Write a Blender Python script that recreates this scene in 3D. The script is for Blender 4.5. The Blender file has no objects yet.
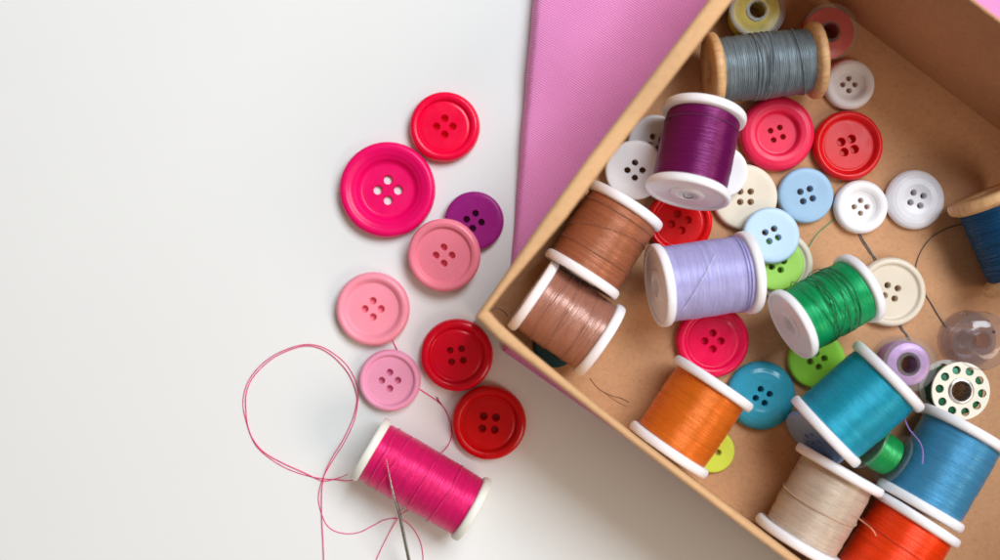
import bpy, bmesh, math, random
from mathutils import Vector, Matrix, Quaternion
from mathutils.geometry import delaunay_2d_cdt

random.seed(11)
S = 0.01                       # every length below is in centimetres
D, F = 34.0, 1020.0            # camera height (cm) and focal length in picture units
scene = bpy.context.scene
COL = scene.collection
PI = math.pi
rad = math.radians


def at(px, py, z):
    k = (D - z) / F
    return Vector(((px - 500) * k, -(py - 280) * k, z))


def cm(px, z):
    return px * (D - z) / F


def lin(r, g, b):
    def f(c):
        c /= 255.0
        return c / 12.92 if c <= 0.04045 else ((c + 0.055) / 1.055) ** 2.4
    return (f(r), f(g), f(b), 1.0)


# ------------------------------------------------------------------ materials
def new_mat(name):
    m = bpy.data.materials.new(name)
    m.use_nodes = True
    nt = m.node_tree
    return m, nt, nt.nodes["Principled BSDF"]


def node(nt, typ, **kw):
    n = nt.nodes.new(typ)
    for k, v in kw.items():
        setattr(n, k, v)
    return n


def coords(nt, scale=(1, 1, 1), kind="Object"):
    tc = node(nt, "ShaderNodeTexCoord")
    mp = node(nt, "ShaderNodeMapping")
    mp.inputs["Scale"].default_value = scale
    nt.links.new(tc.outputs[kind], mp.inputs["Vector"])
    return mp.outputs["Vector"]


def noise(nt, vec, scale, detail=4, rough=0.55, dist=0.0):
    n = node(nt, "ShaderNodeTexNoise")
    n.inputs["Scale"].default_value = scale
    n.inputs["Detail"].default_value = detail
    n.inputs["Roughness"].default_value = rough
    n.inputs["Distortion"].default_value = dist
    nt.links.new(vec, n.inputs["Vector"])
    return n.outputs["Fac"]


def ramp(nt, fac, stops):
    r = node(nt, "ShaderNodeValToRGB")
    el = r.color_ramp.elements
    el[0].position, el[0].color = stops[0]
    el[1].position, el[1].color = stops[-1]
    for p, c in stops[1:-1]:
        e = el.new(p)
        e.color = c
    nt.links.new(fac, r.inputs["Fac"])
    return r.outputs["Color"]


def scl(c, k):
    return (min(c[0] * k, 1), min(c[1] * k, 1), min(c[2] * k, 1), 1)


def bump(nt, bsdf, height, strength, dist):
    b = node(nt, "ShaderNodeBump")
    b.inputs["Strength"].default_value = strength
    b.inputs["Distance"].default_value = dist * S
    nt.links.new(height, b.inputs["Height"])
    nt.links.new(b.outputs["Normal"], bsdf.inputs["Normal"])


def rough_var(nt, bsdf, vec, scale, lo, hi):
    f = noise(nt, vec, scale, 5)
    mr = node(nt, "ShaderNodeMapRange")
    mr.inputs["From Min"].default_value = 0.3
    mr.inputs["From Max"].default_value = 0.7
    mr.inputs["To Min"].default_value = lo
    mr.inputs["To Max"].default_value = hi
    nt.links.new(f, mr.inputs["Value"])
    nt.links.new(mr.outputs[0], bsdf.inputs["Roughness"])


_cache = {}


def plastic(name, col, rough=0.3, sss=0.0, spec=0.5, vary=0.05):
    key = (name, col, rough)
    if key in _cache:
        return _cache[key]
    m, nt, b = new_mat(name)
    v = coords(nt)
    f = noise(nt, v, 90, 4)
    nt.links.new(ramp(nt, f, [(0.3, scl(col, 1 - vary)), (0.7, scl(col, 1 + vary))]), b.inputs["Base Color"])
    rough_var(nt, b, v, 260, rough - 0.06, rough + 0.08)
    b.inputs["Specular IOR Level"].default_value = spec
    if sss:
        b.inputs["Subsurface Weight"].default_value = sss
        b.inputs["Subsurface Radius"].default_value = (0.004, 0.003, 0.0025)
        b.inputs["Subsurface Scale"].default_value = 0.4
    bump(nt, b, noise(nt, v, 700, 3), 0.12, 0.01)
    _cache[key] = m
    return m


def thread_mat(name, col, rough=0.42, aniso=0.7, sheen=0.0, vary=0.14, spec=0.5, metal=0.34):
    """wound thread: tone differs from turn to turn, fine fibre relief round the axis, silky sheen along it"""
    m, nt, b = new_mat(name)
    f1 = noise(nt, coords(nt, (26, 26, 760)), 1.0, 2, 0.5)
    f2 = noise(nt, coords(nt, (70, 70, 3000)), 1.0, 3, 0.6)
    f3 = noise(nt, coords(nt, (500, 500, 2600)), 1.0, 2, 0.6)
    ma = node(nt, "ShaderNodeMath", operation="MULTIPLY_ADD")
    nt.links.new(f1, ma.inputs[0]); ma.inputs[1].default_value = 0.45; nt.links.new(f2, ma.inputs[2])
    mb = node(nt, "ShaderNodeMath", operation="MULTIPLY_ADD")
    nt.links.new(f3, mb.inputs[0]); mb.inputs[1].default_value = 0.5; nt.links.new(ma.outputs[0], mb.inputs[2])
    mh = node(nt, "ShaderNodeMath", operation="MULTIPLY")
    mh.inputs[1].default_value = 1 / 1.95
    nt.links.new(mb.outputs[0], mh.inputs[0])
    nt.links.new(ramp(nt, mh.outputs[0], [(0.36, scl(col, 1 - 1.5 * vary)), (0.5, col), (0.63, scl(col, 1 + vary))]),
                 b.inputs["Base Color"])
    b.inputs["Metallic"].default_value = metal
    b.inputs["Roughness"].default_value = rough
    b.inputs["Specular IOR Level"].default_value = spec
    b.inputs["Anisotropic"].default_value = aniso
    b.inputs["Anisotropic Rotation"].default_value = 0.25
    b.inputs["Sheen Weight"].default_value = sheen
    tg = node(nt, "ShaderNodeTangent", direction_type="RADIAL", axis="Z")
    nt.links.new(tg.outputs[0], b.inputs["Tangent"])
    bump(nt, b, mh.outputs[0], 0.7, 0.03)
    return m


def strand_mat(name, col):
    m, nt, b = new_mat(name)
    v = coords(nt)
    nt.links.new(ramp(nt, noise(nt, v, 500, 2), [(0.3, scl(col, 0.75)), (0.7, scl(col, 1.2))]), b.inputs["Base Color"])
    b.inputs["Roughness"].default_value = 0.6
    b.inputs["Sheen Weight"].default_value = 0.2
    return m


def kraft_mat(name, col, spots=0.5):
    m, nt, b = new_mat(name)
    v = coords(nt)
    big = noise(nt, v, 28, 4, 0.6)
    fib = noise(nt, coords(nt, (520, 640, 560)), 1.0, 5, 0.7, 0.6)
    fine = noise(nt, v, 900, 3, 0.7)
    base = ramp(nt, big, [(0.3, scl(col, 0.9)), (0.7, scl(col, 1.08))])
    fr = ramp(nt, fib, [(0.32, (0.68, 0.63, 0.58, 1)), (0.5, (1, 1, 1, 1)), (0.72, (1.0, 1.0, 1.0, 1))])
    mx = node(nt, "ShaderNodeMix", data_type="RGBA", blend_type="MULTIPLY")
    mx.inputs[0].default_value = spots
    nt.links.new(base, mx.inputs[6])
    nt.links.new(fr, mx.inputs[7])
    f2 = ramp(nt, fine, [(0.3, (0.8, 0.78, 0.75, 1)), (0.6, (1, 1, 1, 1))])
    mx2 = node(nt, "ShaderNodeMix", data_type="RGBA", blend_type="MULTIPLY")
    mx2.inputs[0].default_value = spots
    nt.links.new(mx.outputs[2], mx2.inputs[6])
    nt.links.new(f2, mx2.inputs[7])
    nt.links.new(mx2.outputs[2], b.inputs["Base Color"])
    b.inputs["Roughness"].default_value = 0.72
    b.inputs["Specular IOR Level"].default_value = 0.3
    bump(nt, b, fib, 0.25, 0.012)
    return m


def wood_mat(name, col):
    m, nt, b = new_mat(name)
    v = coords(nt, (300, 300, 70))
    f = noise(nt, v, 1.0, 6, 0.65, 1.2)
    v2 = coords(nt, (900, 900, 160))
    f2 = noise(nt, v2, 1.0, 3, 0.6)
    c1 = ramp(nt, f, [(0.3, scl(col, 0.72)), (0.5, col), (0.75, scl(col, 1.15))])
    c2 = ramp(nt, f2, [(0.35, (0.7, 0.64, 0.55, 1)), (0.5, (1, 1, 1, 1))])
    mx = node(nt, "ShaderNodeMix", data_type="RGBA", blend_type="MULTIPLY")
    mx.inputs[0].default_value = 0.55
    nt.links.new(c1, mx.inputs[6])
    nt.links.new(c2, mx.inputs[7])
    nt.links.new(mx.outputs[2], b.inputs["Base Color"])
    b.inputs["Roughness"].default_value = 0.5
    bump(nt, b, f2, 0.3, 0.01)
    return m


def metal_mat(name, col, rough):
    m, nt, b = new_mat(name)
    b.inputs["Metallic"].default_value = 1.0
    v = coords(nt)
    nt.links.new(ramp(nt, noise(nt, v, 400, 3), [(0.3, scl(col, 0.85)), (0.7, col)]), b.inputs["Base Color"])
    rough_var(nt, b, v, 600, rough, rough + 0.12)
    return m


def clear_mat(name, tint, gloss=0.22, bk=0.15, ior=1.38, gc=0.7, inner=0.0, haze=0.06):
    m, nt, b = new_mat(name)
    nt.nodes.remove(b)
    out = nt.nodes["Material Output"]
    tr = node(nt, "ShaderNodeBsdfTransparent")
    tr.inputs["Color"].default_value = tint
    gl = node(nt, "ShaderNodeBsdfGlossy")
    gl.inputs["Roughness"].default_value = gloss
    gl.inputs["Color"].default_value = (gc, gc, gc, 1)
    df = node(nt, "ShaderNodeBsdfDiffuse")
    df.inputs["Color"].default_value = (0.75, 0.75, 0.76, 1)
    fr = node(nt, "ShaderNodeFresnel")
    fr.inputs["IOR"].default_value = ior
    v = coords(nt)
    sm = noise(nt, v, 300, 4)
    bp = node(nt, "ShaderNodeBump")
    bp.inputs["Strength"].default_value = bk
    bp.inputs["Distance"].default_value = 0.02 * S
    nt.links.new(sm, bp.inputs["Height"])
    nt.links.new(bp.outputs[0], gl.inputs["Normal"])
    nt.links.new(bp.outputs[0], fr.inputs["Normal"])
    m0 = node(nt, "ShaderNodeMixShader")
    m0.inputs[0].default_value = haze
    nt.links.new(tr.outputs[0], m0.inputs[1])
    nt.links.new(df.outputs[0], m0.inputs[2])
    m1 = node(nt, "ShaderNodeMixShader")
    ge = node(nt, "ShaderNodeNewGeometry")          # reflect on the outer side of the wall only
    iv = node(nt, "ShaderNodeMath", operation="SUBTRACT")
    iv.inputs[0].default_value = 1.0
    im = node(nt, "ShaderNodeMath", operation="MULTIPLY")
    im.inputs[1].default_value = 1.0 - inner
    nt.links.new(ge.outputs["Backfacing"], im.inputs[0])
    nt.links.new(im.outputs[0], iv.inputs[1])
    fm = node(nt, "ShaderNodeMath", operation="MULTIPLY")
    nt.links.new(fr.outputs[0], fm.inputs[0])
    nt.links.new(iv.outputs[0], fm.inputs[1])
    nt.links.new(fm.outputs[0], m1.inputs[0])
    nt.links.new(m0.outputs[0], m1.inputs[1])
    nt.links.new(gl.outputs[0], m1.inputs[2])
    nt.links.new(m1.outputs[0], out.inputs["Surface"])
    return m


# ------------------------------------------------------------------ mesh helpers
def link_mesh(name, bm, mat, parent=None, smooth=True, angle=38, recalc=True):
    if recalc:
        bmesh.ops.recalc_face_normals(bm, faces=bm.faces)
    bmesh.ops.scale(bm, vec=(S, S, S), verts=bm.verts)
    me = bpy.data.meshes.new(name)
    bm.to_mesh(me)
    bm.free()
    if smooth:
        for p in me.polygons:
            p.use_smooth = True
        me.set_sharp_from_angle(angle=rad(angle))
    me.materials.append(mat)
    o = bpy.data.objects.new(name, me)
    COL.objects.link(o)
    if parent:
        o.parent = parent
    return o


def tag(o, label, cat, group=None):
    o["label"] = label
    o["category"] = cat
    if group:
        o["group"] = group
    return o


def empty(name, loc, quat=None):
    o = bpy.data.objects.new(name, None)
    o.empty_display_size = 0.01
    COL.objects.link(o)
    o.location = loc * S
    if quat is not None:
        o.rotation_mode = "QUATERNION"
        o.rotation_quaternion = quat
    return o


def lathe(bm, prof, n=64, z0=0.0, flip=1):
    """revolve (r, z) points about local Z; r=0 ends close to a point"""
    rings = []
    for r, z in prof:
        z = z0 + flip * z
        if r < 1e-6:
            rings.append([bm.verts.new((0, 0, z))])
        else:
            rings.append([bm.verts.new((r * math.cos(2 * PI * i / n), r * math.sin(2 * PI * i / n), z)) for i in range(n)])
    for a, b in zip(rings, rings[1:]):
        for i in range(n):
            j = (i + 1) % n
            if len(a) == 1 and len(b) == 1:
                continue
            if len(a) == 1:
                bm.faces.new((a[0], b[i], b[j]))
            elif len(b) == 1:
                bm.faces.new((a[i], b[0], a[j]))
            else:
                bm.faces.new((a[i], b[i], b[j], a[j]))


def crom(pts, n=10):
    """Catmull-Rom through points"""
    P = [Vector(p) for p in pts]
    P = [P[0] * 2 - P[1]] + P + [P[-1] * 2 - P[-2]]
    out = []
    for i in range(1, len(P) - 2):
        a, b, c, d = P[i - 1:i + 3]
        for k in range(n):
            t = k / n
            out.append(0.5 * ((2 * b) + (c - a) * t + (2 * a - 5 * b + 4 * c - d) * t * t + (3 * b - a - 3 * c + d) * t ** 3))
    out.append(P[-2])
    return out


def tube(bm, pts, r, n=7, radii=None):
    rings = []
    up = Vector((0, 0, 1))
    for i, p in enumerate(pts):
        t = (pts[min(i + 1, len(pts) - 1)] - pts[max(i - 1, 0)])
        if t.length < 1e-9:
            t = Vector((1, 0, 0))
        t.normalize()
        u = t.cross(up)
        if u.length < 0.05:
            u = t.cross(Vector((1, 0, 0)))
        u.normalize()
        w = u.cross(t)
        rr = radii[i] if radii else r
        rings.append([bm.verts.new(p + (u * math.cos(2 * PI * k / n) + w * math.sin(2 * PI * k / n)) * rr) for k in range(n)])
    for a, b in zip(rings, rings[1:]):
        for k in range(n):
            bm.faces.new((a[k], a[(k + 1) % n], b[(k + 1) % n], b[k]))
    bm.faces.new(rings[0])
    bm.faces.new(list(reversed(rings[-1])))


# ------------------------------------------------------------------ buttons
def profile_fn(kind, R, T):
    """top surface height over radius (fractions of R), for each moulding"""
    P = {
        "rim":   [(0, .62), (.62, .62), (.70, .64), (.755, .82), (.82, .97), (.88, 1.0), (.94, .93), (.985, .72), (1.0, .48)],
        "thin":  [(0, .70), (.68, .70), (.735, .71), (.765, .86), (.80, .95), (.88, 1.0), (.94, .94), (.985, .74), (1.0, .48)],
        "groove": [(0, .74), (.64, .74), (.685, .70), (.715, .70), (.75, .86), (.80, .97), (.87, 1.0), (.94, .93), (.985, .72), (1.0, .48)],
        "bowl":  [(0, .30), (.50, .30), (.545, .31), (.575, .38), (.66, .66), (.76, .87), (.85, .99), (.91, 1.0), (.96, .92), (.99, .74), (1.0, .5)],
        "well":  [(0, .50), (.50, .50), (.535, .52), (.56, .72), (.585, .90), (.63, .96), (.74, 1.0), (.86, .95), (.94, .82), (.985, .62), (1.0, .42)],
        "torus": [(0, .60), (.66, .60), (.72, .58), (.76, .66), (.80, .86), (.85, .98), (.895, 1.0), (.94, .93), (.98, .72), (1.0, .45)],
        "dish":  [(0, .52), (.36, .52), (.45, .55), (.54, .66), (.62, .84), (.70, .96), (.79, 1.0), (.88, .95), (.95, .80), (.985, .62), (1.0, .42)],
        "flat":  [(0, .97), (.5, .98), (.80, 1.0), (.90, .985), (.95, .92), (.98, .78), (1.0, .5)],
        "dome":  [(0, .90), (.25, .90), (.34, .93), (.5, 1.0), (.68, .98), (.80, .90), (.90, .76), (.96, .60), (1.0, .38)],
        "lip":   [(0, .72), (.72, .72), (.77, .74), (.79, .84), (.82, .96), (.86, 1.0), (.93, .97), (.98, .80), (1.0, .5)],
    }[kind]

    def f(q):
        for (a, za), (b, zb) in zip(P, P[1:]):
            if q <= b:
                t = (q - a) / (b - a)
                return T * (za + (zb - za) * (t * t * (3 - 2 * t) * 0.5 + t * 0.5))
        return T * P[-1][1]
    return f


def button_mesh(kind, R, T, hp, hr, ang, nholes=4, blind=False):
    f = profile_fn(kind, R, T)
    Rc = hp + hr + max(0.10 * R, 0.06)            # holed centre disc
    n, nh = 72, 20
    ch = hr * 1.22                                # chamfered mouth
    verts, edges, kind_of = [], [], []
    holes = []

    def ring(cx, cy, r, k, ph=0.0):
        s = len(verts)
        for i in range(k):
            a = 2 * PI * i / k + ph
            verts.append(Vector((cx + r * math.cos(a), cy + r * math.sin(a))))
        for i in range(k):
            edges.append((s + i, s + (i + 1) % k))
        return s
    ring(0, 0, Rc, n)
    for h in range(nholes):
        a = rad(ang) + 2 * PI * h / nholes
        c = (hp * math.cos(a), hp * math.sin(a))
        holes.append(c)
        ring(c[0], c[1], ch, nh)
    # inner scatter points keep the smooth shading even
    for q in (0.25, 0.5, 0.8):
        for i in range(16):
            a = 2 * PI * (i + q) / 16
            p = Vector((Rc * q * math.cos(a), Rc * q * math.sin(a)))
            if all((p - Vector(c)).length > ch * 1.25 for c in holes):
                verts.append(p)
    res = delaunay_2d_cdt(verts, edges, [], 0, 1e-6)
    V, Fc = res[0], res[2]
    bm = bmesh.new()
    top = [bm.verts.new((v.x, v.y, f(v.length / R))) for v in V]
    bot = [bm.verts.new((v.x, v.y, 0.0)) for v in V]
    for fc in Fc:
        c = sum((V[i] for i in fc), Vector((0, 0))) / len(fc)
        if any((c - Vector(h)).length < ch * 0.98 for h in holes) or c.length > Rc:
            continue
        bm.faces.new([top[i] for i in fc])
        bm.faces.new([bot[i] for i in reversed(fc)])
    bm.verts.ensure_lookup_table()

    def near(lst, r, c=(0, 0), tol=1e-4):
        out = []
        for k, v in enumerate(V):
            d = v - Vector(c)
            if abs(d.length - r) < tol:
                out.append((math.atan2(d.y, d.x) % (2 * PI - 1e-5), k))
        out.sort()
        return [k for _, k in out]
    for c in holes:
        ks = near(V, ch, c)
        m1, m2 = [], []
        for k in ks:
            d = (V[k] - Vector(c)).normalized()
            zt = top[k].co.z
            m1.append(bm.verts.new((c[0] + d.x * hr, c[1] + d.y * hr, zt - 0.035)))
            m2.append(bm.verts.new((c[0] + d.x * hr, c[1] + d.y * hr, 0.0)))
        N = len(ks)
        for i in range(N):
            j = (i + 1) % N
            bm.faces.new((top[ks[i]], top[ks[j]], m1[j], m1[i]))
            bm.faces.new((m1[i], m1[j], m2[j], m2[i]))
            bm.faces.new((m2[i], m2[j], bot[ks[j]], bot[ks[i]]))
        if blind:
            mb = [bm.verts.new(w_.co + Vector((0, 0, 0.03))) for w_ in m2]
            bm.faces.new(mb)
    ks = near(V, Rc)
    N = len(ks)
    prev = [top[k] for k in ks]
    angs = [math.atan2(V[k].y, V[k].x) for k in ks]
    q0 = Rc / R
    qs = [q0 + (1 - q0) * i / 30 for i in range(1, 31)]
    prof = [(q * R, f(q)) for q in qs]
    zt = f(1.0)
    prof += [(R * 0.995, zt * 0.72), (R * 0.975, zt * 0.38), (R * 0.93, zt * 0.1), (R * 0.86, 0.0)]
    for r, z in prof:
        cur = [bm.verts.new((r * math.cos(a), r * math.sin(a), z)) for a in angs]
        for i in range(N):
            j = (i + 1) % N
            bm.faces.new((prev[i], prev[j], cur[j], cur[i]))
        prev = cur
    for i in range(N):
        j = (i + 1) % N
        bm.faces.new((prev[i], prev[j], bot[ks[j]], bot[ks[i]]))
    return bm


def button(px, py, rp, kind, mat, label, z=0.0, T=0.3, hp=7, hr=3, ang=0, tilt=None, group="buttons scattered on the table",
           nholes=4, blind=False):
    """tilt = (picture dx, picture dy of the raised side, degrees); z is the base height under the centre"""
    p = at(px, py, z + T * 0.8)
    R = cm(rp, z + T * 0.5)
    bm = button_mesh(kind, R, T, cm(hp, z), cm(hr, z), ang, nholes, blind)
    o = link_mesh("button", bm, mat, angle=42)
    o.location = Vector((p.x, p.y, z)) * S
    if tilt:
        dx, dy, deg = tilt
        d = Vector((dx, -dy, 0)).normalized()
        ax = d.cross(Vector((0, 0, 1)))
        o.rotation_mode = "QUATERNION"
        o.rotation_quaternion = Quaternion(ax, rad(deg))
    tag(o, label, "button", group)
    return o


# ------------------------------------------------------------------ spools
def plastic_flange(parent, R, t, z, flip, mat):
    bm = bmesh.new()
    prof = [(0, 0), (R * .3, 0), (R * .95, 0), (R * .985, t * .14), (R, t * .38), (R, t * .66), (R * .985, t * .9),
            (R * .96, t), (R * .90, t), (R * .875, t * .94), (R * .86, t * .80), (R * .42, t * .76), (R * .40, t * .78),
            (R * .385, t * .96), (R * .36, t * 1.0), (R * .27, t * 1.0), (R * .255, t * .9), (R * .25, t * .35), (0, t * .35)]
    lathe(bm, prof, 72, z, flip)
    return link_mesh("flange", bm, mat, parent, angle=50)


def wound(parent, r, z0, z1, mat, pitch=0.045, amp=0.006, barrel=0.0, name="wound_thread", rough=1.0, n=80, seed=0, rin=0.0):
    rnd = random.Random(seed)
    L = z1 - z0
    turns = max(3, int(L / pitch))
    prof = [(0.0, 0.0), (r * .9, 0.0)]
    rows = []
    for k in range(turns):
        off = rnd.gauss(0, amp * 0.35 * rough) + 0.004 * rough * math.sin(k * .55 + seed) * math.sin(k * .23 + 2 * seed)
        for q, a in ((0.0, -1.0), (0.25, 0.3), (0.5, 1.0), (0.75, 0.3)):
            z = L * (k + q) / turns
            u = z / L
            rows.append((r + off + amp * a + barrel * (1 - (2 * u - 1) ** 2) - 0.03 * (max(0, abs(2 * u - 1) - .94) / .06) ** 2, z))
    rows.append((r - 0.03, L))
    bm = bmesh.new()
    rings = []
    ph = rnd.random() * 6
    for rr, z in rows:
        rings.append([bm.verts.new(((rr + 0.004 * rough * math.sin(3 * a + ph + z * 4) + 0.003 * rough * math.sin(7 * a - z * 9)) * math.cos(a),
                                    (rr + 0.004 * rough * math.sin(3 * a + ph + z * 4) + 0.003 * rough * math.sin(7 * a - z * 9)) * math.sin(a),
                                    z0 + z + 0.012 * math.sin(2 * a + ph)))
                      for a in (2 * PI * i / n for i in range(n))])
    for a, b in zip(rings, rings[1:]):
        for i in range(n):
            j = (i + 1) % n
            bm.faces.new((a[i], a[j], b[j], b[i]))
    if rin:
        ia, ib = ([bm.verts.new((rin * math.cos(2 * PI * i / n), rin * math.sin(2 * PI * i / n), z)) for i in range(n)] for z in (z0, z1))
        for i in range(n):
            j = (i + 1) % n
            bm.faces.new((ia[i], ia[j], rings[0][j], rings[0][i]))
            bm.faces.new((rings[-1][i], rings[-1][j], ib[j], ib[i]))
            bm.faces.new((ib[i], ib[j], ia[j], ia[i]))
    else:
        bm.faces.new(list(reversed(rings[0])))
        bm.faces.new(rings[-1])
    return link_mesh(name, bm, mat, parent, angle=70)


def loops(parent, r, specs, mat, thick=0.02, name="loose_winding"):
    """specs: (z, skew, phase, from degree, to degree, lift)"""
    bm = bmesh.new()
    for z, skew, ph, a0, a1, lift in specs:
        k = max(8, int((a1 - a0) / 6))
        pts = []
        for i in range(k + 1):
            a = rad(a0 + (a1 - a0) * i / k)
            rr = r + thick * 0.9 + lift * math.sin(PI * i / k) ** 2
            pts.append(Vector((rr * math.cos(a), rr * math.sin(a), z + skew * math.sin(a + ph))))
        tube(bm, pts, thick, 6)
    return link_mesh(name, bm, mat, parent)


def axis_frame(A, B):
    d = (B - A)
    q = Vector((0, 0, 1)).rotation_difference(d.normalized())
    return q, d.length


WHITE = lin(236, 236, 240)
m_flange = plastic("white_flange_plastic", lin(236, 235, 240), 0.36, sss=0.15, vary=0.045)
m_cream_flange = plastic("cream_flange_plastic", lin(232, 232, 222), 0.4, sss=0.15, vary=0.02)


def spool(A, B, zA, zB, R, rt, mat, label, group="plastic spools of thread in the box", tf=0.3, fl=None, pitch=0.045,
          amp=0.006, barrel=0.02, rough=1.0, seed=0, spin=0):
    a, b = at(A[0], A[1], zA), at(B[0], B[1], zB)
    q, L = axis_frame(a, b)
    q = q @ Quaternion((0, 0, 1), rad(spin))
    t = empty("thread_spool", a, q)
    tag(t, label, "thread spool", group)
    fm = fl or m_flange
    plastic_flange(t, R, tf, tf, -1, fm)
    plastic_flange(t, R, tf, L - tf, 1, fm)
    wound(t, rt, tf - 0.004, L - tf + 0.004, mat, pitch, amp, barrel, rough=rough, seed=seed)
    t["L"] = L
    return t


def wood_spool(A, B, zA, zB, R, rt, mat, label, tf, seed):
    a, b = at(A[0], A[1], zA), at(B[0], B[1], zB)
    q, L = axis_frame(a, b)
    t = empty("wooden_spool", a, q)
    tag(t, label, "thread spool", "wooden spools of thread in the box")
    for z, fl in ((tf, -1), (L - tf, 1)):
        bm = bmesh.new()
        prof = [(0, -.02), (R * .5, -.02), (R * .80, 0), (R * .96, tf * .25), (R, tf * .42), (R * 1.0, tf * .72), (R * .975, tf * .93), (R * .93, tf),
                (R * .36, tf), (R * .335, tf * .93), (R * .33, -.0), (0, -.0)]
        lathe(bm, prof[1:-1] + [(0, 0.0)], 72, z, fl)
        link_mesh("flange", bm, m_wood, t, angle=50)
    wound(t, rt, tf - .03, L - tf + .03, mat, 0.06, 0.013, 0.03, rough=1.9, seed=seed)
    t["L"] = L
    return t


# ------------------------------------------------------------------ bobbins
m_clear = clear_mat("clear_bobbin_plastic", (0.93, 0.92, 0.90, 1))
m_clear_grey = clear_mat("smoky_bobbin_plastic", (0.87, 0.85, 0.88, 1), 0.08, 0.5, 1.5, 1.0, 0.5, 0.03)


def bobbin(base, q, R, H, rhub, rhole, clear, tmat, rthread, label, hub=None, name="bobbin", side_hole=True):
    t = empty(name, base, q)
    tag(t, label, "bobbin", "sewing machine bobbins in the box")
    tk = 0.09
    for z0, fl in ((tk, -1), (H - tk, 1)):
        bm = bmesh.new()
        prof = [(rhole, 0), (R * .97, 0), (R, tk * .3), (R, tk * .8), (R * .985, tk * 1.15), (R * .955, tk * 1.15), (R * .93, tk * .9),
                (rhub + (R - rhub) * .55, tk * .8), (rhub + (R - rhub) * .30, tk), (rhub * 1.25, tk * 1.25), (rhub * 1.1, tk * 1.75),
                (rhole * 1.05, tk * 1.7), (rhole, tk * 1.3), (rhole, 0)]
        lathe(bm, prof, 64, z0, fl)
        link_mesh("flange", bm, clear, t, angle=22)
    bm = bmesh.new()
    lathe(bm, [(rhole, tk), (rhub, tk), (rhub, H - tk), (rhole, H - tk), (rhole, tk)], 48)
    link_mesh("hub", bm, hub or clear, t, angle=22)
    if tmat:
        wound(t, rthread, tk + .02, H - tk - .02, tmat, 0.05, 0.006, 0.03, seed=int(R * 1000), n=64, rin=rhub + .004)
    return t


# ================================================================== SETTING
m_table, nt, b = new_mat("white_table")
v = coords(nt)
nt.links.new(ramp(nt, noise(nt, v, 4, 4), [(0.3, (0.79, 0.79, 0.785, 1)), (0.7, (0.82, 0.82, 0.815, 1))]), b.inputs["Base Color"])
rough_var(nt, b, v, 60, 0.42, 0.52)
b.inputs["Specular IOR Level"].default_value = 0.35
bump(nt, b, noise(nt, v, 500, 3), 0.05, 0.01)
bm = bmesh.new()
bmesh.ops.create_grid(bm, x_segments=8, y_segments=8, size=150)
table = link_mesh("tabletop", bm, m_table, smooth=False)
table["kind"] = "structure"

# ------------------------------------------------------------------ folded fabric under the box
m_fab, nt, b = new_mat("pink_twill")
tc = node(nt, "ShaderNodeTexCoord")
mp = node(nt, "ShaderNodeMapping")
mp.inputs["Rotation"].default_value = (0, 0, rad(-58))
nt.links.new(tc.outputs["Object"], mp.inputs["Vector"])
nz = node(nt, "ShaderNodeTexNoise")
nz.inputs["Scale"].default_value = 260
nz.inputs["Detail"].default_value = 3
nt.links.new(mp.outputs[0], nz.inputs["Vector"])
mixv = node(nt, "ShaderNodeMix", data_type="VECTOR")
mixv.inputs[0].default_value = 0.0007
nt.links.new(mp.outputs[0], mixv.inputs[4])
nt.links.new(nz.outputs["Color"], mixv.inputs[5])
w1 = node(nt, "ShaderNodeTexWave", wave_type="BANDS", bands_direction="X")
w1.inputs["Scale"].default_value = 460
w1.inputs["Distortion"].default_value = 0.6
nt.links.new(mixv.outputs[1], w1.inputs["Vector"])
w2 = node(nt, "ShaderNodeTexWave", wave_type="BANDS", bands_direction="DIAGONAL")
w2.inputs["Scale"].default_value = 690
w2.inputs["Distortion"].default_value = 1.0
nt.links.new(mixv.outputs[1], w2.inputs["Vector"])
ad = node(nt, "ShaderNodeMath", operation="MULTIPLY_ADD")
nt.links.new(w2.outputs["Fac"], ad.inputs[0])
ad.inputs[1].default_value = 0.45
nt.links.new(w1.outputs["Fac"], ad.inputs[2])
FC = lin(250, 148, 206)
c1 = ramp(nt, ad.outputs[0], [(0.15, scl(FC, .70)), (0.7, FC), (1.25, scl(FC, 1.2))])
big = ramp(nt, noise(nt, tc.outputs["Object"], 30, 4), [(0.3, (0.88, .84, .87, 1)), (0.7, (1, 1, 1, 1))])
mx = node(nt, "ShaderNodeMix", data_type="RGBA", blend_type="MULTIPLY")
mx.inputs[0].default_value = 1.0
nt.links.new(c1, mx.inputs[6])
nt.links.new(big, mx.inputs[7])
nt.links.new(mx.outputs[2], b.inputs["Base Color"])
b.inputs["Roughness"].default_value = 0.75
b.inputs["Sheen Weight"].default_value = 0.12
b.inputs["Sheen Roughness"].default_value = 0.45
bump(nt, b, ad.outputs[0], 0.5, 0.02)

P0 = at(502.8, 351, 0.1)
U = (at(533.5, 0, .3) - P0); U.z = 0
M_ = (at(575.5, 402, .1) - P0); M_.z = 0
U.normalize(); M_.normalize()
LU, LM = 24.0, 34.0
wall_p = at(475, 316, 6.2); wall_q = at(709, 0, 6.2)
wd = (wall_q - wall_p); wd.z = 0; wd.normalize()
wn = Vector((-wd.y, wd.x, 0))


def sst(a, b_, x):
    t = max(0.0, min(1.0, (x - a) / (b_ - a)))
    return t * t * (3 - 2 * t)


def fab_z(p, du, dm):
    d = (p - wall_p).dot(wn)               # outside the upper-left wall
    z = 0.33 + 0.42 * sst(0.2, 2.6, d) + 0.05 * math.sin(p.x * 1.1 + p.y * .7) * sst(0.5, 2.5, d) \
        + 0.05 * math.sin(p.y * 1.9 - p.x * .8 + 1) * sst(0.5, 2.5, d)
    e = min(du, dm)
    if e < 0.32:
        z *= math.sqrt(max(0.0, 1 - (1 - e / 0.32) ** 2)) * .93 + .07
    return z


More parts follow.
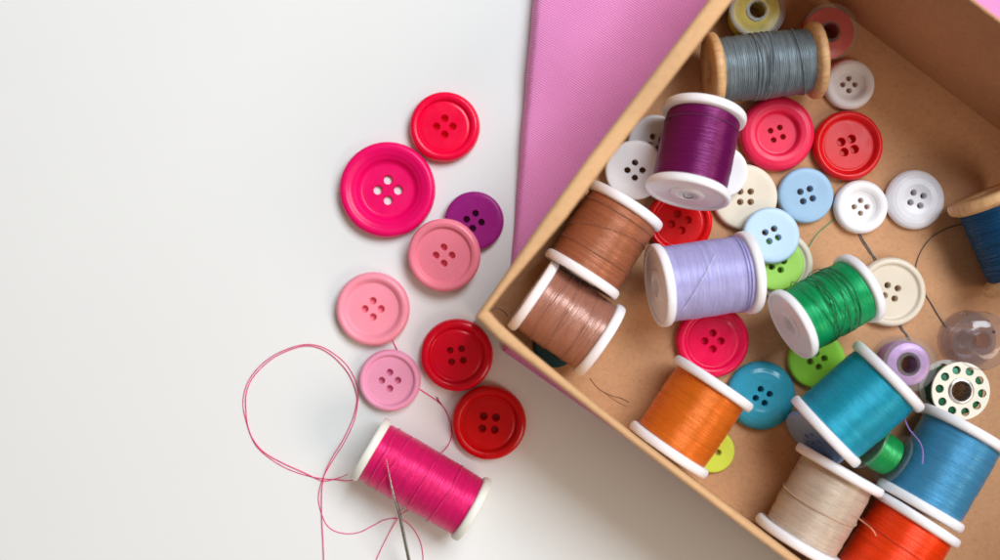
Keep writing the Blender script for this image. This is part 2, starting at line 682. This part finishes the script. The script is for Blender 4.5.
def spaced(L, n):
    xs = [0, .015, .05, .1, .17, .25, .34]
    return xs + [0.34 + (L - .34) * (i / n) for i in range(1, n + 1)]


us, ms = spaced(LU, 110), spaced(LM, 130)
bm = bmesh.new()
grid = []
for u in us:
    row = []
    for m_ in ms:
        p = P0 + U * u + M_ * m_
        wob = 0.03 * math.sin(u * .5) + 0.008 * math.sin(u * 3.1 + 1)
        p = p + M_ * wob * max(0, 1 - m_ / 2)
        row.append(bm.verts.new((p.x, p.y, fab_z(p, u, m_))))
    grid.append(row)
for i in range(len(us) - 1):
    for j in range(len(ms) - 1):
        bm.faces.new((grid[i][j], grid[i][j + 1], grid[i + 1][j + 1], grid[i + 1][j]))
# skirt down to the table and underside
rim = [r[0] for r in grid] + grid[-1][1:] + [r[-1] for r in reversed(grid[:-1])] + list(reversed(grid[0][1:-1]))
low = [bm.verts.new((w.co.x, w.co.y, 0.004)) for w in rim]
for i in range(len(rim)):
    j = (i + 1) % len(rim)
    bm.faces.new((rim[i], rim[j], low[j], low[i]))
fab = link_mesh("folded_fabric", bm, m_fab, angle=60)
tag(fab, "folded pink twill cloth lying under the cardboard box", "fabric")

# ------------------------------------------------------------------ cardboard box
ZB, ZF, ZT = 0.35, 0.55, 6.2
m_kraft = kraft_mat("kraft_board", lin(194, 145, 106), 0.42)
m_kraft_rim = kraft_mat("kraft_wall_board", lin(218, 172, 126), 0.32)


def isect(p, d, q, e):
    k = ((q[0] - p[0]) * e[1] - (q[1] - p[1]) * e[0]) / (d[0] * e[1] - d[1] * e[0])
    return (p[0] + d[0] * k, p[1] + d[1] * k)


O_c, I_c = (475.5, 317.5), (489, 311)
O_ul = isect((709, 0), (233, -311), (976, 0), (1, .755))
I_ul = isect((733, 0), (244, -310), (969, 0), (1, .755))
O_r, I_r = (1050, 758), (1040, 740)
O_ur = isect(O_r, (233, -311), (976, 0), (1, .755))
I_ur = isect(I_r, (233, -311), (969, 0), (1, .755))
ll_out = [O_c, (500, 341), (530, 363.5), (580, 402), (636, 446), (700, 495), (750, 533), O_r]
ll_in = [I_c, (500, 323.5), (530, 350.5), (580, 391.5), (636, 436.5), (700, 485), (770, 537.5), I_r]
ul_out = [O_c, (495, 289.5), (545, 217), (586.5, 160), (709, 0), O_ul]
ul_in = [I_c, (509, 285), (567, 217), (609.5, 160), (733, 0), I_ul]
ur_out, ur_in = [O_ul, O_ur], [I_ul, I_ur]
r_out, r_in = [O_r, O_ur], [I_r, I_ur]

box = empty("cardboard_box", at(O_c[0], O_c[1], ZT) * 1.0)
box.location.z = ZB * S
tag(box, "open kraft cardboard box holding spools, bobbins and buttons", "box")
org = box.location / S


LEAN = Vector((-.622, -.783, 0)) * .2


def wall(outs, ins, lean, name="side_wall"):
    """a wall of board with rounded top edges; ends mitred against its neighbours"""
    bm = bmesh.new()
    cols = []
    for o_, i_, ln in zip(outs, ins, lean):
        a = at(o_[0], o_[1], ZT); c = at(i_[0], i_[1], ZT)
        prof = [(0, ZB + .003), (0, ZT - .16)]
        w = (c - a).length
        rr = min(.15, w * .42)
        for k in range(1, 6):
            t = k / 6 * PI / 2
            prof.append(((rr - rr * math.cos(t)) / w, ZT - rr + rr * math.sin(t)))
        prof.append((rr / w, ZT))
        for k in range(1, 6):
            t = k / 6 * PI / 2
            prof.append((1 - (rr - rr * math.sin(t)) / w, ZT - rr + rr * math.cos(t)))
        prof += [(1, ZT - .16), (1, ZB + .003)]
        cols.append([bm.verts.new((a.x + (c.x - a.x) * s + LEAN.x * ln * (ZT - z) / (ZT - ZB) - org.x,
                                   a.y + (c.y - a.y) * s + LEAN.y * ln * (ZT - z) / (ZT - ZB) - org.y, z - org.z)) for s, z in prof])
    for p, q in zip(cols, cols[1:]):
        for k in range(len(p) - 1):
            bm.faces.new((p[k], q[k], q[k + 1], p[k + 1]))
        bm.faces.new((p[-1], q[-1], q[0], p[0]))
    bm.faces.new(cols[0]); bm.faces.new(list(reversed(cols[-1])))
    return link_mesh(name, bm, m_kraft_rim, box, angle=45)


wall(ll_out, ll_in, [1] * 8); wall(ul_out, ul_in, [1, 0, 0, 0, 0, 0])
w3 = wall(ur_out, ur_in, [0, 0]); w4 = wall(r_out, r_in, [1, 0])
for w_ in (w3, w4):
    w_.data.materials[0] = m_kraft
# base sheet: just inside the walls' inner faces
bm = bmesh.new()
poly = ll_in + [I_ur] + list(reversed(ul_in[1:]))
cen = at(850, 330, ZT)
top_, bot_ = [], []
for p in poly:
    w = at(p[0], p[1], ZT) + (LEAN * .96 if p in ll_in else Vector((0, 0, 0)))
    d = Vector((cen.x - w.x, cen.y - w.y, 0)).normalized() * 0.004
    top_.append(bm.verts.new((w.x + d.x - org.x, w.y + d.y - org.y, ZF - org.z)))
    bot_.append(bm.verts.new((w.x + d.x - org.x, w.y + d.y - org.y, 0)))
bm.faces.new(top_); bm.faces.new(list(reversed(bot_)))
for i in range(len(poly)):
    j = (i + 1) % len(poly)
    bm.faces.new((top_[i], bot_[i], bot_[j], top_[j]))
link_mesh("base_sheet", bm, m_kraft, box, smooth=False)

# ================================================================== BUTTONS ON THE TABLE
def pm(c, rough=.24, **k):
    return plastic("button_plastic_%d_%d_%d" % c, lin(*c), rough, spec=.28, **k)


button(444.5, 126.5, 35.2, "groove", pm((252, 2, 64)), "glossy rose red button with thin ridge, highest on the white table", T=.46, hp=8, hr=3.3, blind=True)
button(387, 189.5, 48, "bowl", pm((244, 2, 104), .32), "largest magenta button with sloping bowl and white table showing through holes", T=.5, hp=10.2, hr=4.4)
button(474, 221, 29.8, "flat", pm((152, 26, 122)), "small purple button tucked under a salmon pink button", T=.42, hp=7.5, hr=3, ang=79, blind=True)
button(444.5, 254.5, 36.8, "thin", pm((255, 136, 156)), "salmon pink button overlapping the purple button", z=.33, T=.46, hp=8, hr=3.3, tilt=(.7, -.75, 8), blind=True)
button(372.5, 309, 37, "rim", pm((255, 152, 172)), "salmon pink button touching the pale pink one, below the largest magenta button", T=.46, hp=8, hr=3.3, blind=True)
button(389.5, 380.5, 31, "lip", pm((240, 158, 190)), "pale orchid pink button above the magenta spool", T=.42, hp=8, hr=3.1, blind=True)
button(456.5, 355.3, 36.4, "groove", pm((224, 2, 38), .2), "dark crimson button touching the corner of the cardboard box", T=.48, hp=8.1, hr=3, ang=53, blind=True)
button(489, 423, 37.3, "groove", pm((208, 8, 14), .24), "scarlet button lying below the dark crimson one", T=.48, hp=8.7, hr=3.5, ang=39, blind=True)

# ================================================================== BUTTONS IN THE BOX
G = "buttons lying in the box"
FZ = ZF + .004
m_wht = pm((236, 234, 238), .3, sss=.1)
m_whg = pm((222, 218, 222), .3, sss=.1)
button(850, 84, 25.6, "dish", m_whg, "small white dished button beside the wooden spool of grey thread", FZ, .34, 6, 2.5, 0, group=G)
button(778, 133, 37.6, "well", pm((226, 38, 80), .34), "thick raspberry pink button with a deep round well below the grey thread", FZ, .46, 6.9, 2.5, 64, tilt=(.3, -1, 2), group=G)
button(848.7, 145.3, 35, "torus", pm((214, 20, 26), .30), "glossy red button with a raised ring rim under the small white dished one", FZ, .40, 7.5, 3.8, 61, group=G, blind=True)
button(806, 195.3, 28, "flat", pm((148, 182, 212), .34), "flat sky blue button between the ivory and white dished buttons", FZ, .30, 7, 2.9, 62, group=G)
button(861.7, 206.7, 27, "dish", m_wht, "white dished button between the sky blue and domed white buttons", FZ, .36, 6.3, 2.5, 0, group=G)
button(916.5, 199.3, 29.8, "dome", pm((228, 228, 236), .26, sss=.1), "domed white button on bare cardboard near the navy thread", FZ, .38, 7.2, 2.8, 27, group=G)
button(745, 197, 33, "flat", pm((220, 208, 190), .36), "large ivory button partly under the purple spool", FZ, .30, 7.3, 2.9, 45, group=G)
button(722, 172, 26.5, "flat", m_wht, "white button lying over the ivory button behind the purple spool", FZ + .42, .26, 7, 2.8, 10, tilt=(1, .4, 9), group=G)
button(655, 142.5, 28, "flat", m_whg, "white button against the box wall, under another white one", FZ + .05, .28, 6.4, 2.9, 24, tilt=(-.8, -.6, 5), group=G)
button(636, 169, 30, "flat", m_wht, "white button lying over another, left of the purple spool", FZ + .36, .28, 7.5, 3.1, 0, tilt=(.6, -.8, 15), group=G)
button(680, 222, 33, "torus", pm((232, 14, 20), .2), "bright red button under the purple and lavender spools", FZ, .36, 8.4, 3.4, 14, group=G, blind=True)
button(780, 264, 33.5, "lip", pm((212, 202, 184), .36), "cream button at the bottom of the pile under the lime button", FZ, .28, 7, 3, 30, group=G)
button(777.5, 264, 27, "flat", pm((162, 212, 92), .34), "lime green button sandwiched under the pale blue button", FZ + .285, .26, 6.6, 2.9, 25, group=G)
button(771.5, 236, 28.6, "flat", pm((180, 206, 228), .32), "pale blue button on top of the lime button", FZ + .52, .28, 6.8, 2.9, 68, tilt=(.2, 1, 7), group=G)
button(713, 341, 36.6, "groove", pm((222, 8, 70), .24), "crimson pink button between the lavender and orange spools", FZ, .36, 8, 3.3, 0, group=G, blind=True)
button(762.4, 396, 34.6, "dome", pm((52, 150, 176), .16, vary=.16), "glossy domed teal button right of the orange spool", FZ, .46, 7.2, 2.9, 16, group=G, blind=True)
button(817, 360, 28.6, "flat", pm((140, 206, 62), .32), "lime green button under the green spool", FZ, .28, 7.2, 3, 12, group=G)
button(713, 451, 22, "flat", pm((202, 212, 70), .36), "small yellow green button peeking from under the orange spool", FZ, .2, 5.2, 2.8, -14, group=G, nholes=2)
button(891.5, 292, 34.8, "lip", pm((210, 198, 180), .34), "large beige rimmed button tucked under the green spool", FZ, .36, 7.5, 2.9, 28, group=G)
button(820, 435.5, 34, "flat", pm((140, 166, 206), .3), "slate blue button wedged under the end of the turquoise spool", FZ + .98, .26, 7, 3, 0, tilt=(.75, -.66, 70), group=G)
button(555.5, 345.5, 22, "flat", pm((14, 72, 78), .3), "dark teal button in the shadow under the copper brown spool", FZ, .11, 7, 3, 0, group=G)

# ================================================================== SPOOLS
m_wood = wood_mat("turned_wood", lin(210, 166, 118))


def T_(name, c, **k):
    return thread_mat(name, lin(*c), **k)


# magenta spool on the table
mg = T_("magenta_thread", (226, 14, 110), sheen=.1)
sp = spool((367.5, 447), (475, 510.5), 1.12, 1.06, 1.12, 1.0, mg, "magenta thread spool with cream ends on the white table, needle stuck in it",
           group=None, tf=.27, fl=m_cream_flange, pitch=.04, amp=.006, barrel=.03, rough=.8, seed=3)
sm_mg = strand_mat("magenta_strand", lin(226, 26, 112))
loops(sp, 1.03, [(1.0, .05, 1, 60, 300, .02), (2.1, .04, 2, 100, 330, .02), (2.9, .06, .5, 20, 240, .03), (.62, .05, 3, 30, 320, .01)], sm_mg, .014)

# plastic spools in the box
t = spool((687, 196), (705, 111), 2.58, 1.98, 1.32, 1.14, T_("purple_thread", (112, 12, 90), rough=.37, metal=.42),
          "deep purple thread spool with its white end tipped towards the viewer", tf=.28, seed=5, pitch=.04)
L = t["L"]
loops(t, 1.165, [(L - .62, .03, 1, 0, 360, -.008)], strand_mat("purple_strand", lin(88, 10, 76)), .012)
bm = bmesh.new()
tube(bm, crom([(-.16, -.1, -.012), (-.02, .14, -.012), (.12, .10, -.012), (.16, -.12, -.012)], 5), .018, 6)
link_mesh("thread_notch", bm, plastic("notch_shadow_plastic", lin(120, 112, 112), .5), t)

t = spool((655, 286), (751, 272), 2.28, 1.92, 1.31, 1.17, T_("lavender_thread", (176, 172, 220), rough=.46, metal=.15, vary=.12),
          "lavender thread spool in front of the crimson pink button", seed=6, pitch=.04)
L = t["L"]
loops(t, 1.2, [(L - .42, .02, 0, 0, 360, 0), (L - .50, .03, 1, 0, 360, 0)], strand_mat("lavender_strand", lin(140, 134, 192)), .012)
loops(t, 1.2, [(1.35, 1.0, 0.1, 150, 232, .05)], strand_mat("pale_lavender_strand", lin(206, 200, 232)), .014)

t = spool((789, 326), (862, 286.5), 2.40, 2.06, 1.17, 1.02, T_("green_thread", (10, 164, 98), rough=.4),
          "emerald green thread spool with untidy windings, on the beige button", tf=.28, seed=7, pitch=.05, amp=.009, rough=1.8)
L = t["L"]
rnd = random.Random(4)
loops(t, 1.045, [(L * .5 + rnd.uniform(-.5, .5), rnd.uniform(-.32, .32), rnd.uniform(0, 6), 0, 360, 0) for k in range(14)]
      + [(L * .55, .5, 1.1, 0, 360, .01), (L * .45, -.45, 2.0, 0, 360, .01), (L * .6, .28, 4, 40, 260, .12), (L * .35, .25, 2, 20, 250, .1)],
      strand_mat("green_strand", lin(8, 126, 72)), .012)

spool((822, 434), (891.5, 373), 2.55, 2.98, 1.385, 1.22, T_("turquoise_thread", (22, 156, 184), rough=.42),
      "turquoise thread spool propped on the lilac bobbin, the upper of the blue ones", seed=8, pitch=.04)
spool((917.5, 509), (966, 425.5), 1.97, 1.97, 1.41, 1.24, T_("blue_thread", (66, 142, 184), rough=.42),
      "steel blue thread spool end to end with the red orange spool", seed=9, pitch=.04)
t = spool((918.5, 514), (866, 595), 1.99, 1.99, 1.44, 1.27, T_("red_orange_thread", (240, 64, 10), rough=.38),
      "red orange thread spool cut off by the bottom of the photo", seed=10, pitch=.04)
loops(t, 1.3, [(1.1, .06, 1, 0, 360, 0)], strand_mat("red_orange_strand", lin(200, 44, 10)), .014)
t = spool((796, 545), (841.5, 465.5), 2.03, 2.08, 1.46, 1.17, T_("beige_thread", (190, 172, 155), rough=.42, metal=.2),
      "beige thread spool lying along the box wall near the red orange one", seed=12, pitch=.05, amp=.008, rough=1.4)
L = t["L"]
loops(t, 1.2, [(L * .52, .16, 1.0, 0, 360, 0)], strand_mat("beige_strand", lin(190, 156, 128)), .02)
spool((666, 453), (715.5, 379.5), 1.99, 1.99, 1.42, 1.21, T_("orange_thread", (216, 110, 24), rough=.38),
      "orange thread spool beside the teal button", seed=13, pitch=.04)
t = spool((579.5, 278), (627.5, 202.5), 1.9, 1.9, 1.335, 1.2, T_("tan_brown_thread", (172, 108, 78), rough=.38),
          "tan brown thread spool by the wall, end against the copper brown one", seed=14, pitch=.045, amp=.008, rough=1.4)
loops(t, 1.225, [(1.55, .35, 2.6, 0, 360, 0), (.9, .06, 1, 0, 360, 0), (2.3, .05, 1, 0, 360, 0)], strand_mat("brown_strand", lin(140, 86, 60)), .013)
t = spool((529.5, 292.5), (603, 342.5), 1.9, 1.9, 1.30, 1.17, T_("copper_thread", (164, 110, 92), rough=.36, spec=1.3, aniso=.65, metal=.25),
          "shiny copper brown thread spool in the box corner", seed=15, pitch=.05, amp=.006, rough=1.5)
loops(t, 1.2, [(.9, .2, 2, 0, 360, 0), (1.2, -.12, 1, 0, 360, 0), (1.9, .1, 4, 0, 360, 0)], strand_mat("copper_strand", lin(146, 100, 84)), .009)

# wooden spools
gt = wood_spool((708, 72), (818.5, 60), 1.78, 1.78, 1.21, .99, T_("grey_thread", (118, 132, 140), rough=.5, vary=.3), "wooden spool of slate grey thread", .36, 21)
L = gt["L"]
rnd = random.Random(9)
loops(gt, 1.03, [(L * .46 + rnd.uniform(-.28, .28), rnd.uniform(-.1, .1), rnd.uniform(0, 6), 0, 360, 0) for k in range(9)]
      + [(L - .68, .22, 2.0, 0, 360, 0)], strand_mat("grey_strand", lin(92, 104, 112)), .018)
wood_spool((986, 192.5), (1026, 283), 1.8, 1.8, 1.25, .98, T_("navy_thread", (16, 74, 116), rough=.5, vary=.25),
           "wooden spool of navy blue thread cut off by the edge of the photo", .42, 22)

# ================================================================== BOBBINS
QZ = Quaternion((0, 0, 1), .4)
H = 1.06


def base_at(px, py):
    p = at(px, py, FZ + H)
    return Vector((p.x, p.y, FZ))


m_hub_gold = plastic("hub_plastic", lin(150, 120, 80), .35)
bobbin(base_at(757.5, 10), QZ, cm(28.5, 1.6), H, .34, .25, m_clear, T_("yellow_thread", (222, 206, 34), aniso=.2, metal=.1), cm(23.5, 1.5),
       "clear bobbin of yellow thread behind the grey spool")
bobbin(base_at(831, 31), QZ, cm(28, 1.6), H, .34, .25, m_clear, T_("red_thread", (222, 44, 24), aniso=.2, metal=.1), cm(24, 1.5),
       "clear bobbin of red thread in the shade of the box wall")
bobbin(base_at(910, 364.5), QZ, cm(27.3, 1.6), H, .38, .28, m_clear, T_("lilac_thread", (186, 146, 212), aniso=.2), cm(21.5, 1.4),
       "clear bobbin of lilac thread between the beige button and turquoise spool")
cb = bobbin(base_at(982, 341), QZ, cm(29.5, 1.6), H, .36, .26, m_clear_grey, None, 0,
            "empty smoky clear bobbin under the navy spool", hub=m_clear_grey)
bm = bmesh.new()
lathe(bm, [(0, H - .084 + .09), (.05, H - .084 + .09), (.055, H - .09 + .088), (.055, H - .02)], 20)
for v_ in bm.verts:
    v_.co += Vector((.46, .12, .006))
link_mesh("thread_hole", bm, plastic("hole_dark_plastic", lin(40, 34, 36), .6), cb)

# perforated cream bobbin of dark green thread
pb = empty("bobbin", base_at(961, 391), QZ)
tag(pb, "cream bobbin with ring of round holes over dark green thread", "bobbin", "sewing machine bobbins in the box")
m_pb = plastic("cream_bobbin_plastic", lin(226, 220, 204), .34)
m_steel = metal_mat("steel", (.62, .6, .58, 1), .22)
RB = cm(29, 1.6)


def holed_flange(R, rin, hp, hr, nh, z, tk):
    verts, edges = [], []

    def ring(cx, cy, r, k):
        s = len(verts)
        verts.extend(Vector((cx + r * math.cos(2 * PI * i / k), cy + r * math.sin(2 * PI * i / k))) for i in range(k))
        edges.extend((s + i, s + (i + 1) % k) for i in range(k))
        return list(range(s, s + k))
    loops_ = [ring(0, 0, R, 72), ring(0, 0, rin, 48)]
    cs = []
    for h in range(nh):
        a = 2 * PI * h / nh + .12
        cs.append(Vector((hp * math.cos(a), hp * math.sin(a))))
        loops_.append(ring(cs[-1].x, cs[-1].y, hr, 20))
    V, _, Fc = delaunay_2d_cdt(verts, edges, [], 0, 1e-6)[:3]
    bm = bmesh.new()
    hi = [bm.verts.new((v.x, v.y, z + tk)) for v in V]
    lo = [bm.verts.new((v.x, v.y, z)) for v in V]
    for fc in Fc:
        c = sum((V[i] for i in fc), Vector((0, 0))) / len(fc)
        if c.length < rin * .995 or any((c - h).length < hr * .985 for h in cs):
            continue
        bm.faces.new([hi[i] for i in fc]); bm.faces.new([lo[i] for i in reversed(fc)])
    for lp in loops_:
        for i in range(len(lp)):
            j = (i + 1) % len(lp)
            bm.faces.new((hi[lp[i]], hi[lp[j]], lo[lp[j]], lo[lp[i]]))
    bmesh.ops.bevel(bm, geom=[e for e in bm.edges if len(e.link_faces) == 2 and e.calc_face_angle(0) > 1.2], offset=.015, segments=2, affect="EDGES")
    return bm


link_mesh("flange", holed_flange(RB, .36, cm(21.3, 1.6), cm(4.3, 1.6), 10, H - .09, .09), m_pb, pb, angle=40)
link_mesh("flange", holed_flange(RB, .36, cm(21.3, 1.6), cm(4.3, 1.6), 10, 0.0, .09), m_pb, pb, angle=40)
bm = bmesh.new()
lathe(bm, [(.30, 0), (.37, 0), (.37, H - .02), (.40, H + .0), (.405, H + .025), (.38, H + .045), (.32, H + .04), (.30, H), (.30, 0)], 48)
link_mesh("hub", bm, m_steel, pb, angle=50)
wound(pb, RB * .82, .10, H - .10, T_("dark_green_thread", (12, 92, 60), aniso=.2), .05, .006, .02, seed=77, n=64, rin=.375)

# clear bobbin of green thread standing on edge
a, c = at(869.5, 443.5, 1.85), at(894, 460, 1.80)
q, Lb = axis_frame(a, c)
bobbin(a, q, .86, Lb, .3, .2, m_clear, T_("bright_green_thread", (20, 150, 74), rough=.36, aniso=.3), .6,
       "clear bobbin of bright green thread standing on edge beside the steel blue spool")

# ================================================================== NEEDLE AND LOOSE THREADS
m_needle = metal_mat("needle_steel", (.58, .56, .55, 1), .22)
npts = [at(386, 457.5, 2.42), at(392.5, 489.5, 2.13), at(400, 518, 1.72), at(409, 560, 1.05), at(421, 616, .12)]
fine = crom(npts, 10)
tot = len(fine) - 1
radii = [max(.009, .062 * min(1, (i / tot) / .42)) if i / tot < .9 else .066 for i in range(tot + 1)]
bm = bmesh.new()
o0 = fine[-1].copy(); o0.z = 0
tube(bm, [p - o0 for p in fine], .04, 12, radii)
nd = link_mesh("sewing_needle", bm, m_needle, angle=60)
nd.location = o0 * S
tag(nd, "thin steel sewing needle resting on the magenta spool", "needle")


def strand(pts, col, label, r=.017, z=None, name="loose_thread", group="loose thread ends"):
    P = []
    for p in pts:
        zz = p[2] if len(p) > 2 else (z if z is not None else .02)
        P.append(at(p[0], p[1], zz))
    P = crom(P, 9)
    o0 = P[0].copy(); o0.z = min(p.z for p in P)
    bm = bmesh.new()
    tube(bm, [p - o0 for p in P], r, 6)
    o = link_mesh(name, bm, strand_mat("strand_%d_%d_%d" % col, lin(*col)), angle=80)
    o.location = o0 * S
    tag(o, label, "thread", group)
    return o


PK = (236, 36, 116)
# one long doubled thread: out from under the spool, round the big loop and off the frame
path = [(357, 478.5, .5), (349, 480.5, .12), (335, 479.5), (321, 478.3), (305, 475), (286, 468), (268, 457), (255, 444), (247.3, 425), (243.3, 408), (244, 394),
        (248.5, 381), (258, 368), (272, 356.5), (288, 348.8), (305, 344.5), (320, 346.2), (333, 353), (345, 363), (353, 375), (357.6, 388), (358, 400),
        (354.5, 420), (345.5, 440), (335.5, 456), (327, 470), (321.5, 482), (318.6, 495), (319.2, 505), (322.5, 516), (327, 525), (335, 531), (347, 533.6),
        (360, 532), (372, 526), (385, 519.6), (398, 518.4), (407, 522.5), (415, 531), (421, 544), (423.2, 560), (422, 590)]
strand(path, PK, "magenta thread tracing the big loop and waving under the needle", .0145, .02)
path2 = [(347.5, 474.3, .35), (340, 477.2, .1), (331, 479.8), (321, 480.2), (303, 472), (283, 463), (264, 452), (253, 439), (247.5, 424), (246, 408), (246.3, 394),
         (250.5, 381.5), (259.5, 369.5), (273, 358), (289, 350), (305, 345.8), (319, 347.8), (331.5, 355), (342.5, 365.5), (350.5, 377), (355.3, 389), (357, 401),
         (352.7, 419), (343.5, 439), (333.5, 455), (326, 470), (322.5, 484), (321.6, 500), (322, 520), (323.3, 545), (324.3, 575)]
strand(path2, PK, "magenta thread doubling the big loop, then straight down off the frame", .0145, .05)
strand([(375, 562, .02), (383, 545, .02), (391, 529.5, .03), (397.5, 518.8, .07), (402, 513.5, .1), (408, 510, .15), (415, 508.5, .3)], PK,
       "short magenta thread slanting from the spool's underside past the needle", .0145)
strand([(419, 388.5), (424, 392), (431, 396.5), (437.5, 401.3), (443.5, 407), (448.3, 416), (451.2, 427), (451.4, 437), (447.5, 446), (441, 452.8, .35), (438, 455, .9)], PK,
       "magenta thread running from the orchid pink button to the spool", .018, .025)
strand([(437, 397), (438.5, 400.5), (441.5, 404.5)], (160, 20, 60), "tiny dark red thread tip beside the scarlet button", .02, .06)
strand([(391, 338), (393.8, 343), (397.2, 350)], PK, "bit of magenta thread between the salmon and orchid pink buttons", .018, .03)

strand([(834, 219), (829, 224), (821, 230.5), (815, 237), (810.5, 244), (806, 252)], (60, 150, 104), "pale green thread end beside the white dished button", .016, FZ + .02)
GY = (98, 92, 92)
strand([(858.5, 233), (861, 239), (865.5, 246), (870, 253), (874.5, 260), (888, 300, FZ + .02), (900, 327), (905, 333), (909, 340)], GY,
       "grey thread passing under the beige button", .019, FZ + .02)
strand([(860.2, 233), (863.5, 239.5), (868, 246.5), (872.5, 254), (878, 263), (892, 304, FZ + .02), (902, 327), (907, 334), (911, 341)], (124, 118, 116),
       "lighter grey thread passing under the beige button", .016, FZ + .02)
strand([(966, 224), (957, 225.5), (947, 228.5), (938, 233), (930, 239), (923, 248), (918.5, 257), (916, 267), (917.5, 280, FZ + .02), (924, 291), (930, 301.5), (936, 312), (945, 326)], (92, 78, 70),
       "dark grey thread curving from the navy spool to the smoky bobbin", .017, FZ + .02)
strand([(924.5, 293), (931.5, 303.5), (938.5, 315), (947, 327.5)], (120, 104, 92), "second dark grey thread reaching the smoky bobbin", .014, FZ + .03)
strand([(590, 378), (594.5, 384), (600, 389.5), (606.5, 393), (613, 396), (621, 398), (629, 402)], (146, 98, 66), "brown thread on bare cardboard by the copper brown spool", .012, FZ + .015)
strand([(603, 391.5), (611, 397.5), (619, 402.5), (626, 406)], (164, 114, 78), "faint brown thread end below the other on bare cardboard", .009, FZ + .012)
strand([(903.5, 413, 2.7), (905.5, 421, 2.8), (909.5, 429.5, 2.9), (915.5, 436.5, 3.05), (920.5, 443.5, 3.17), (922.8, 452, 3.24), (922.4, 464, 3.27)], (150, 120, 200),
       "lilac thread end trailing over the steel blue spool", .019)
strand([(857, 517, 2.6), (863, 521.5, 2.75), (870, 527, 2.95), (874, 531.5, 3.02), (876, 536, 3.06)], (236, 150, 110), "peach thread end resting on the red orange spool", .018)
strand([(489.5, 311.5, 3.0), (494, 308.5, 2.6), (499, 308.8, 2.3), (504, 311.5, 2.0), (507.5, 315.5, 1.6)], (60, 40, 28), "dark thread in the corner of the box", .016)

# ================================================================== LIGHT AND CAMERA
w = bpy.data.worlds.new("World")
scene.world = w
w.use_nodes = True
bg = w.node_tree.nodes["Background"]
nt = w.node_tree
tc = node(nt, "ShaderNodeTexCoord")
sx = node(nt, "ShaderNodeSeparateXYZ")
nt.links.new(tc.outputs["Generated"], sx.inputs[0])
cr = ramp(nt, sx.outputs[2], [(0.0, (.62, .46, .34, 1)), (0.5, (.9, .72, .56, 1)), (1.0, (1, .84, .68, 1))])
nt.links.new(cr, bg.inputs["Color"])
bg.inputs["Strength"].default_value = 0.24

ld = bpy.data.lights.new("window_light", "AREA")
ld.shape = "RECTANGLE"
ld.size, ld.size_y = 0.95, 0.6
ld.energy = 24.5
ld.color = (0.85, 0.937, 1.0)
lo = bpy.data.objects.new("window_light", ld)
COL.objects.link(lo)
tgt = Vector((0.02, -0.02, 0))
az, el = rad(46), rad(56)
lo.location = tgt + 1.5 * Vector((math.cos(el) * math.cos(az), math.cos(el) * math.sin(az), math.sin(el)))
lo.rotation_euler = (tgt - lo.location).to_track_quat("-Z", "Y").to_euler()

fd = bpy.data.lights.new("room_fill", "AREA")
fd.shape = "RECTANGLE"
fd.size, fd.size_y = 0.8, 0.6
fd.energy = 9
fd.color = (1.0, 0.84, 0.70)
fo = bpy.data.objects.new("room_fill", fd)
COL.objects.link(fo)
az2, el2 = rad(-30), rad(42)
fo.location = tgt + 1.6 * Vector((math.cos(el2) * math.cos(az2), math.cos(el2) * math.sin(az2), math.sin(el2)))
fo.rotation_euler = (tgt - fo.location).to_track_quat("-Z", "Y").to_euler()

cd = bpy.data.cameras.new("camera")
cd.sensor_width = 36
cd.lens = 36 * F / 1000
cd.clip_start, cd.clip_end = 0.01, 20
cd.dof.use_dof = True
cd.dof.focus_distance = (D - 1.2) * S
cd.dof.aperture_fstop = 5.0
co = bpy.data.objects.new("camera", cd)
co.location = (0, 0, D * S)
COL.objects.link(co)
scene.camera = co

scene.render.engine = "CYCLES"
scene.cycles.use_denoising = True
scene.cycles.max_bounces = 8
scene.cycles.transparent_max_bounces = 16
scene.view_settings.view_transform = "Standard"
scene.view_settings.look = "None"
scene.view_settings.exposure = 0
scene.view_settings.gamma = 1
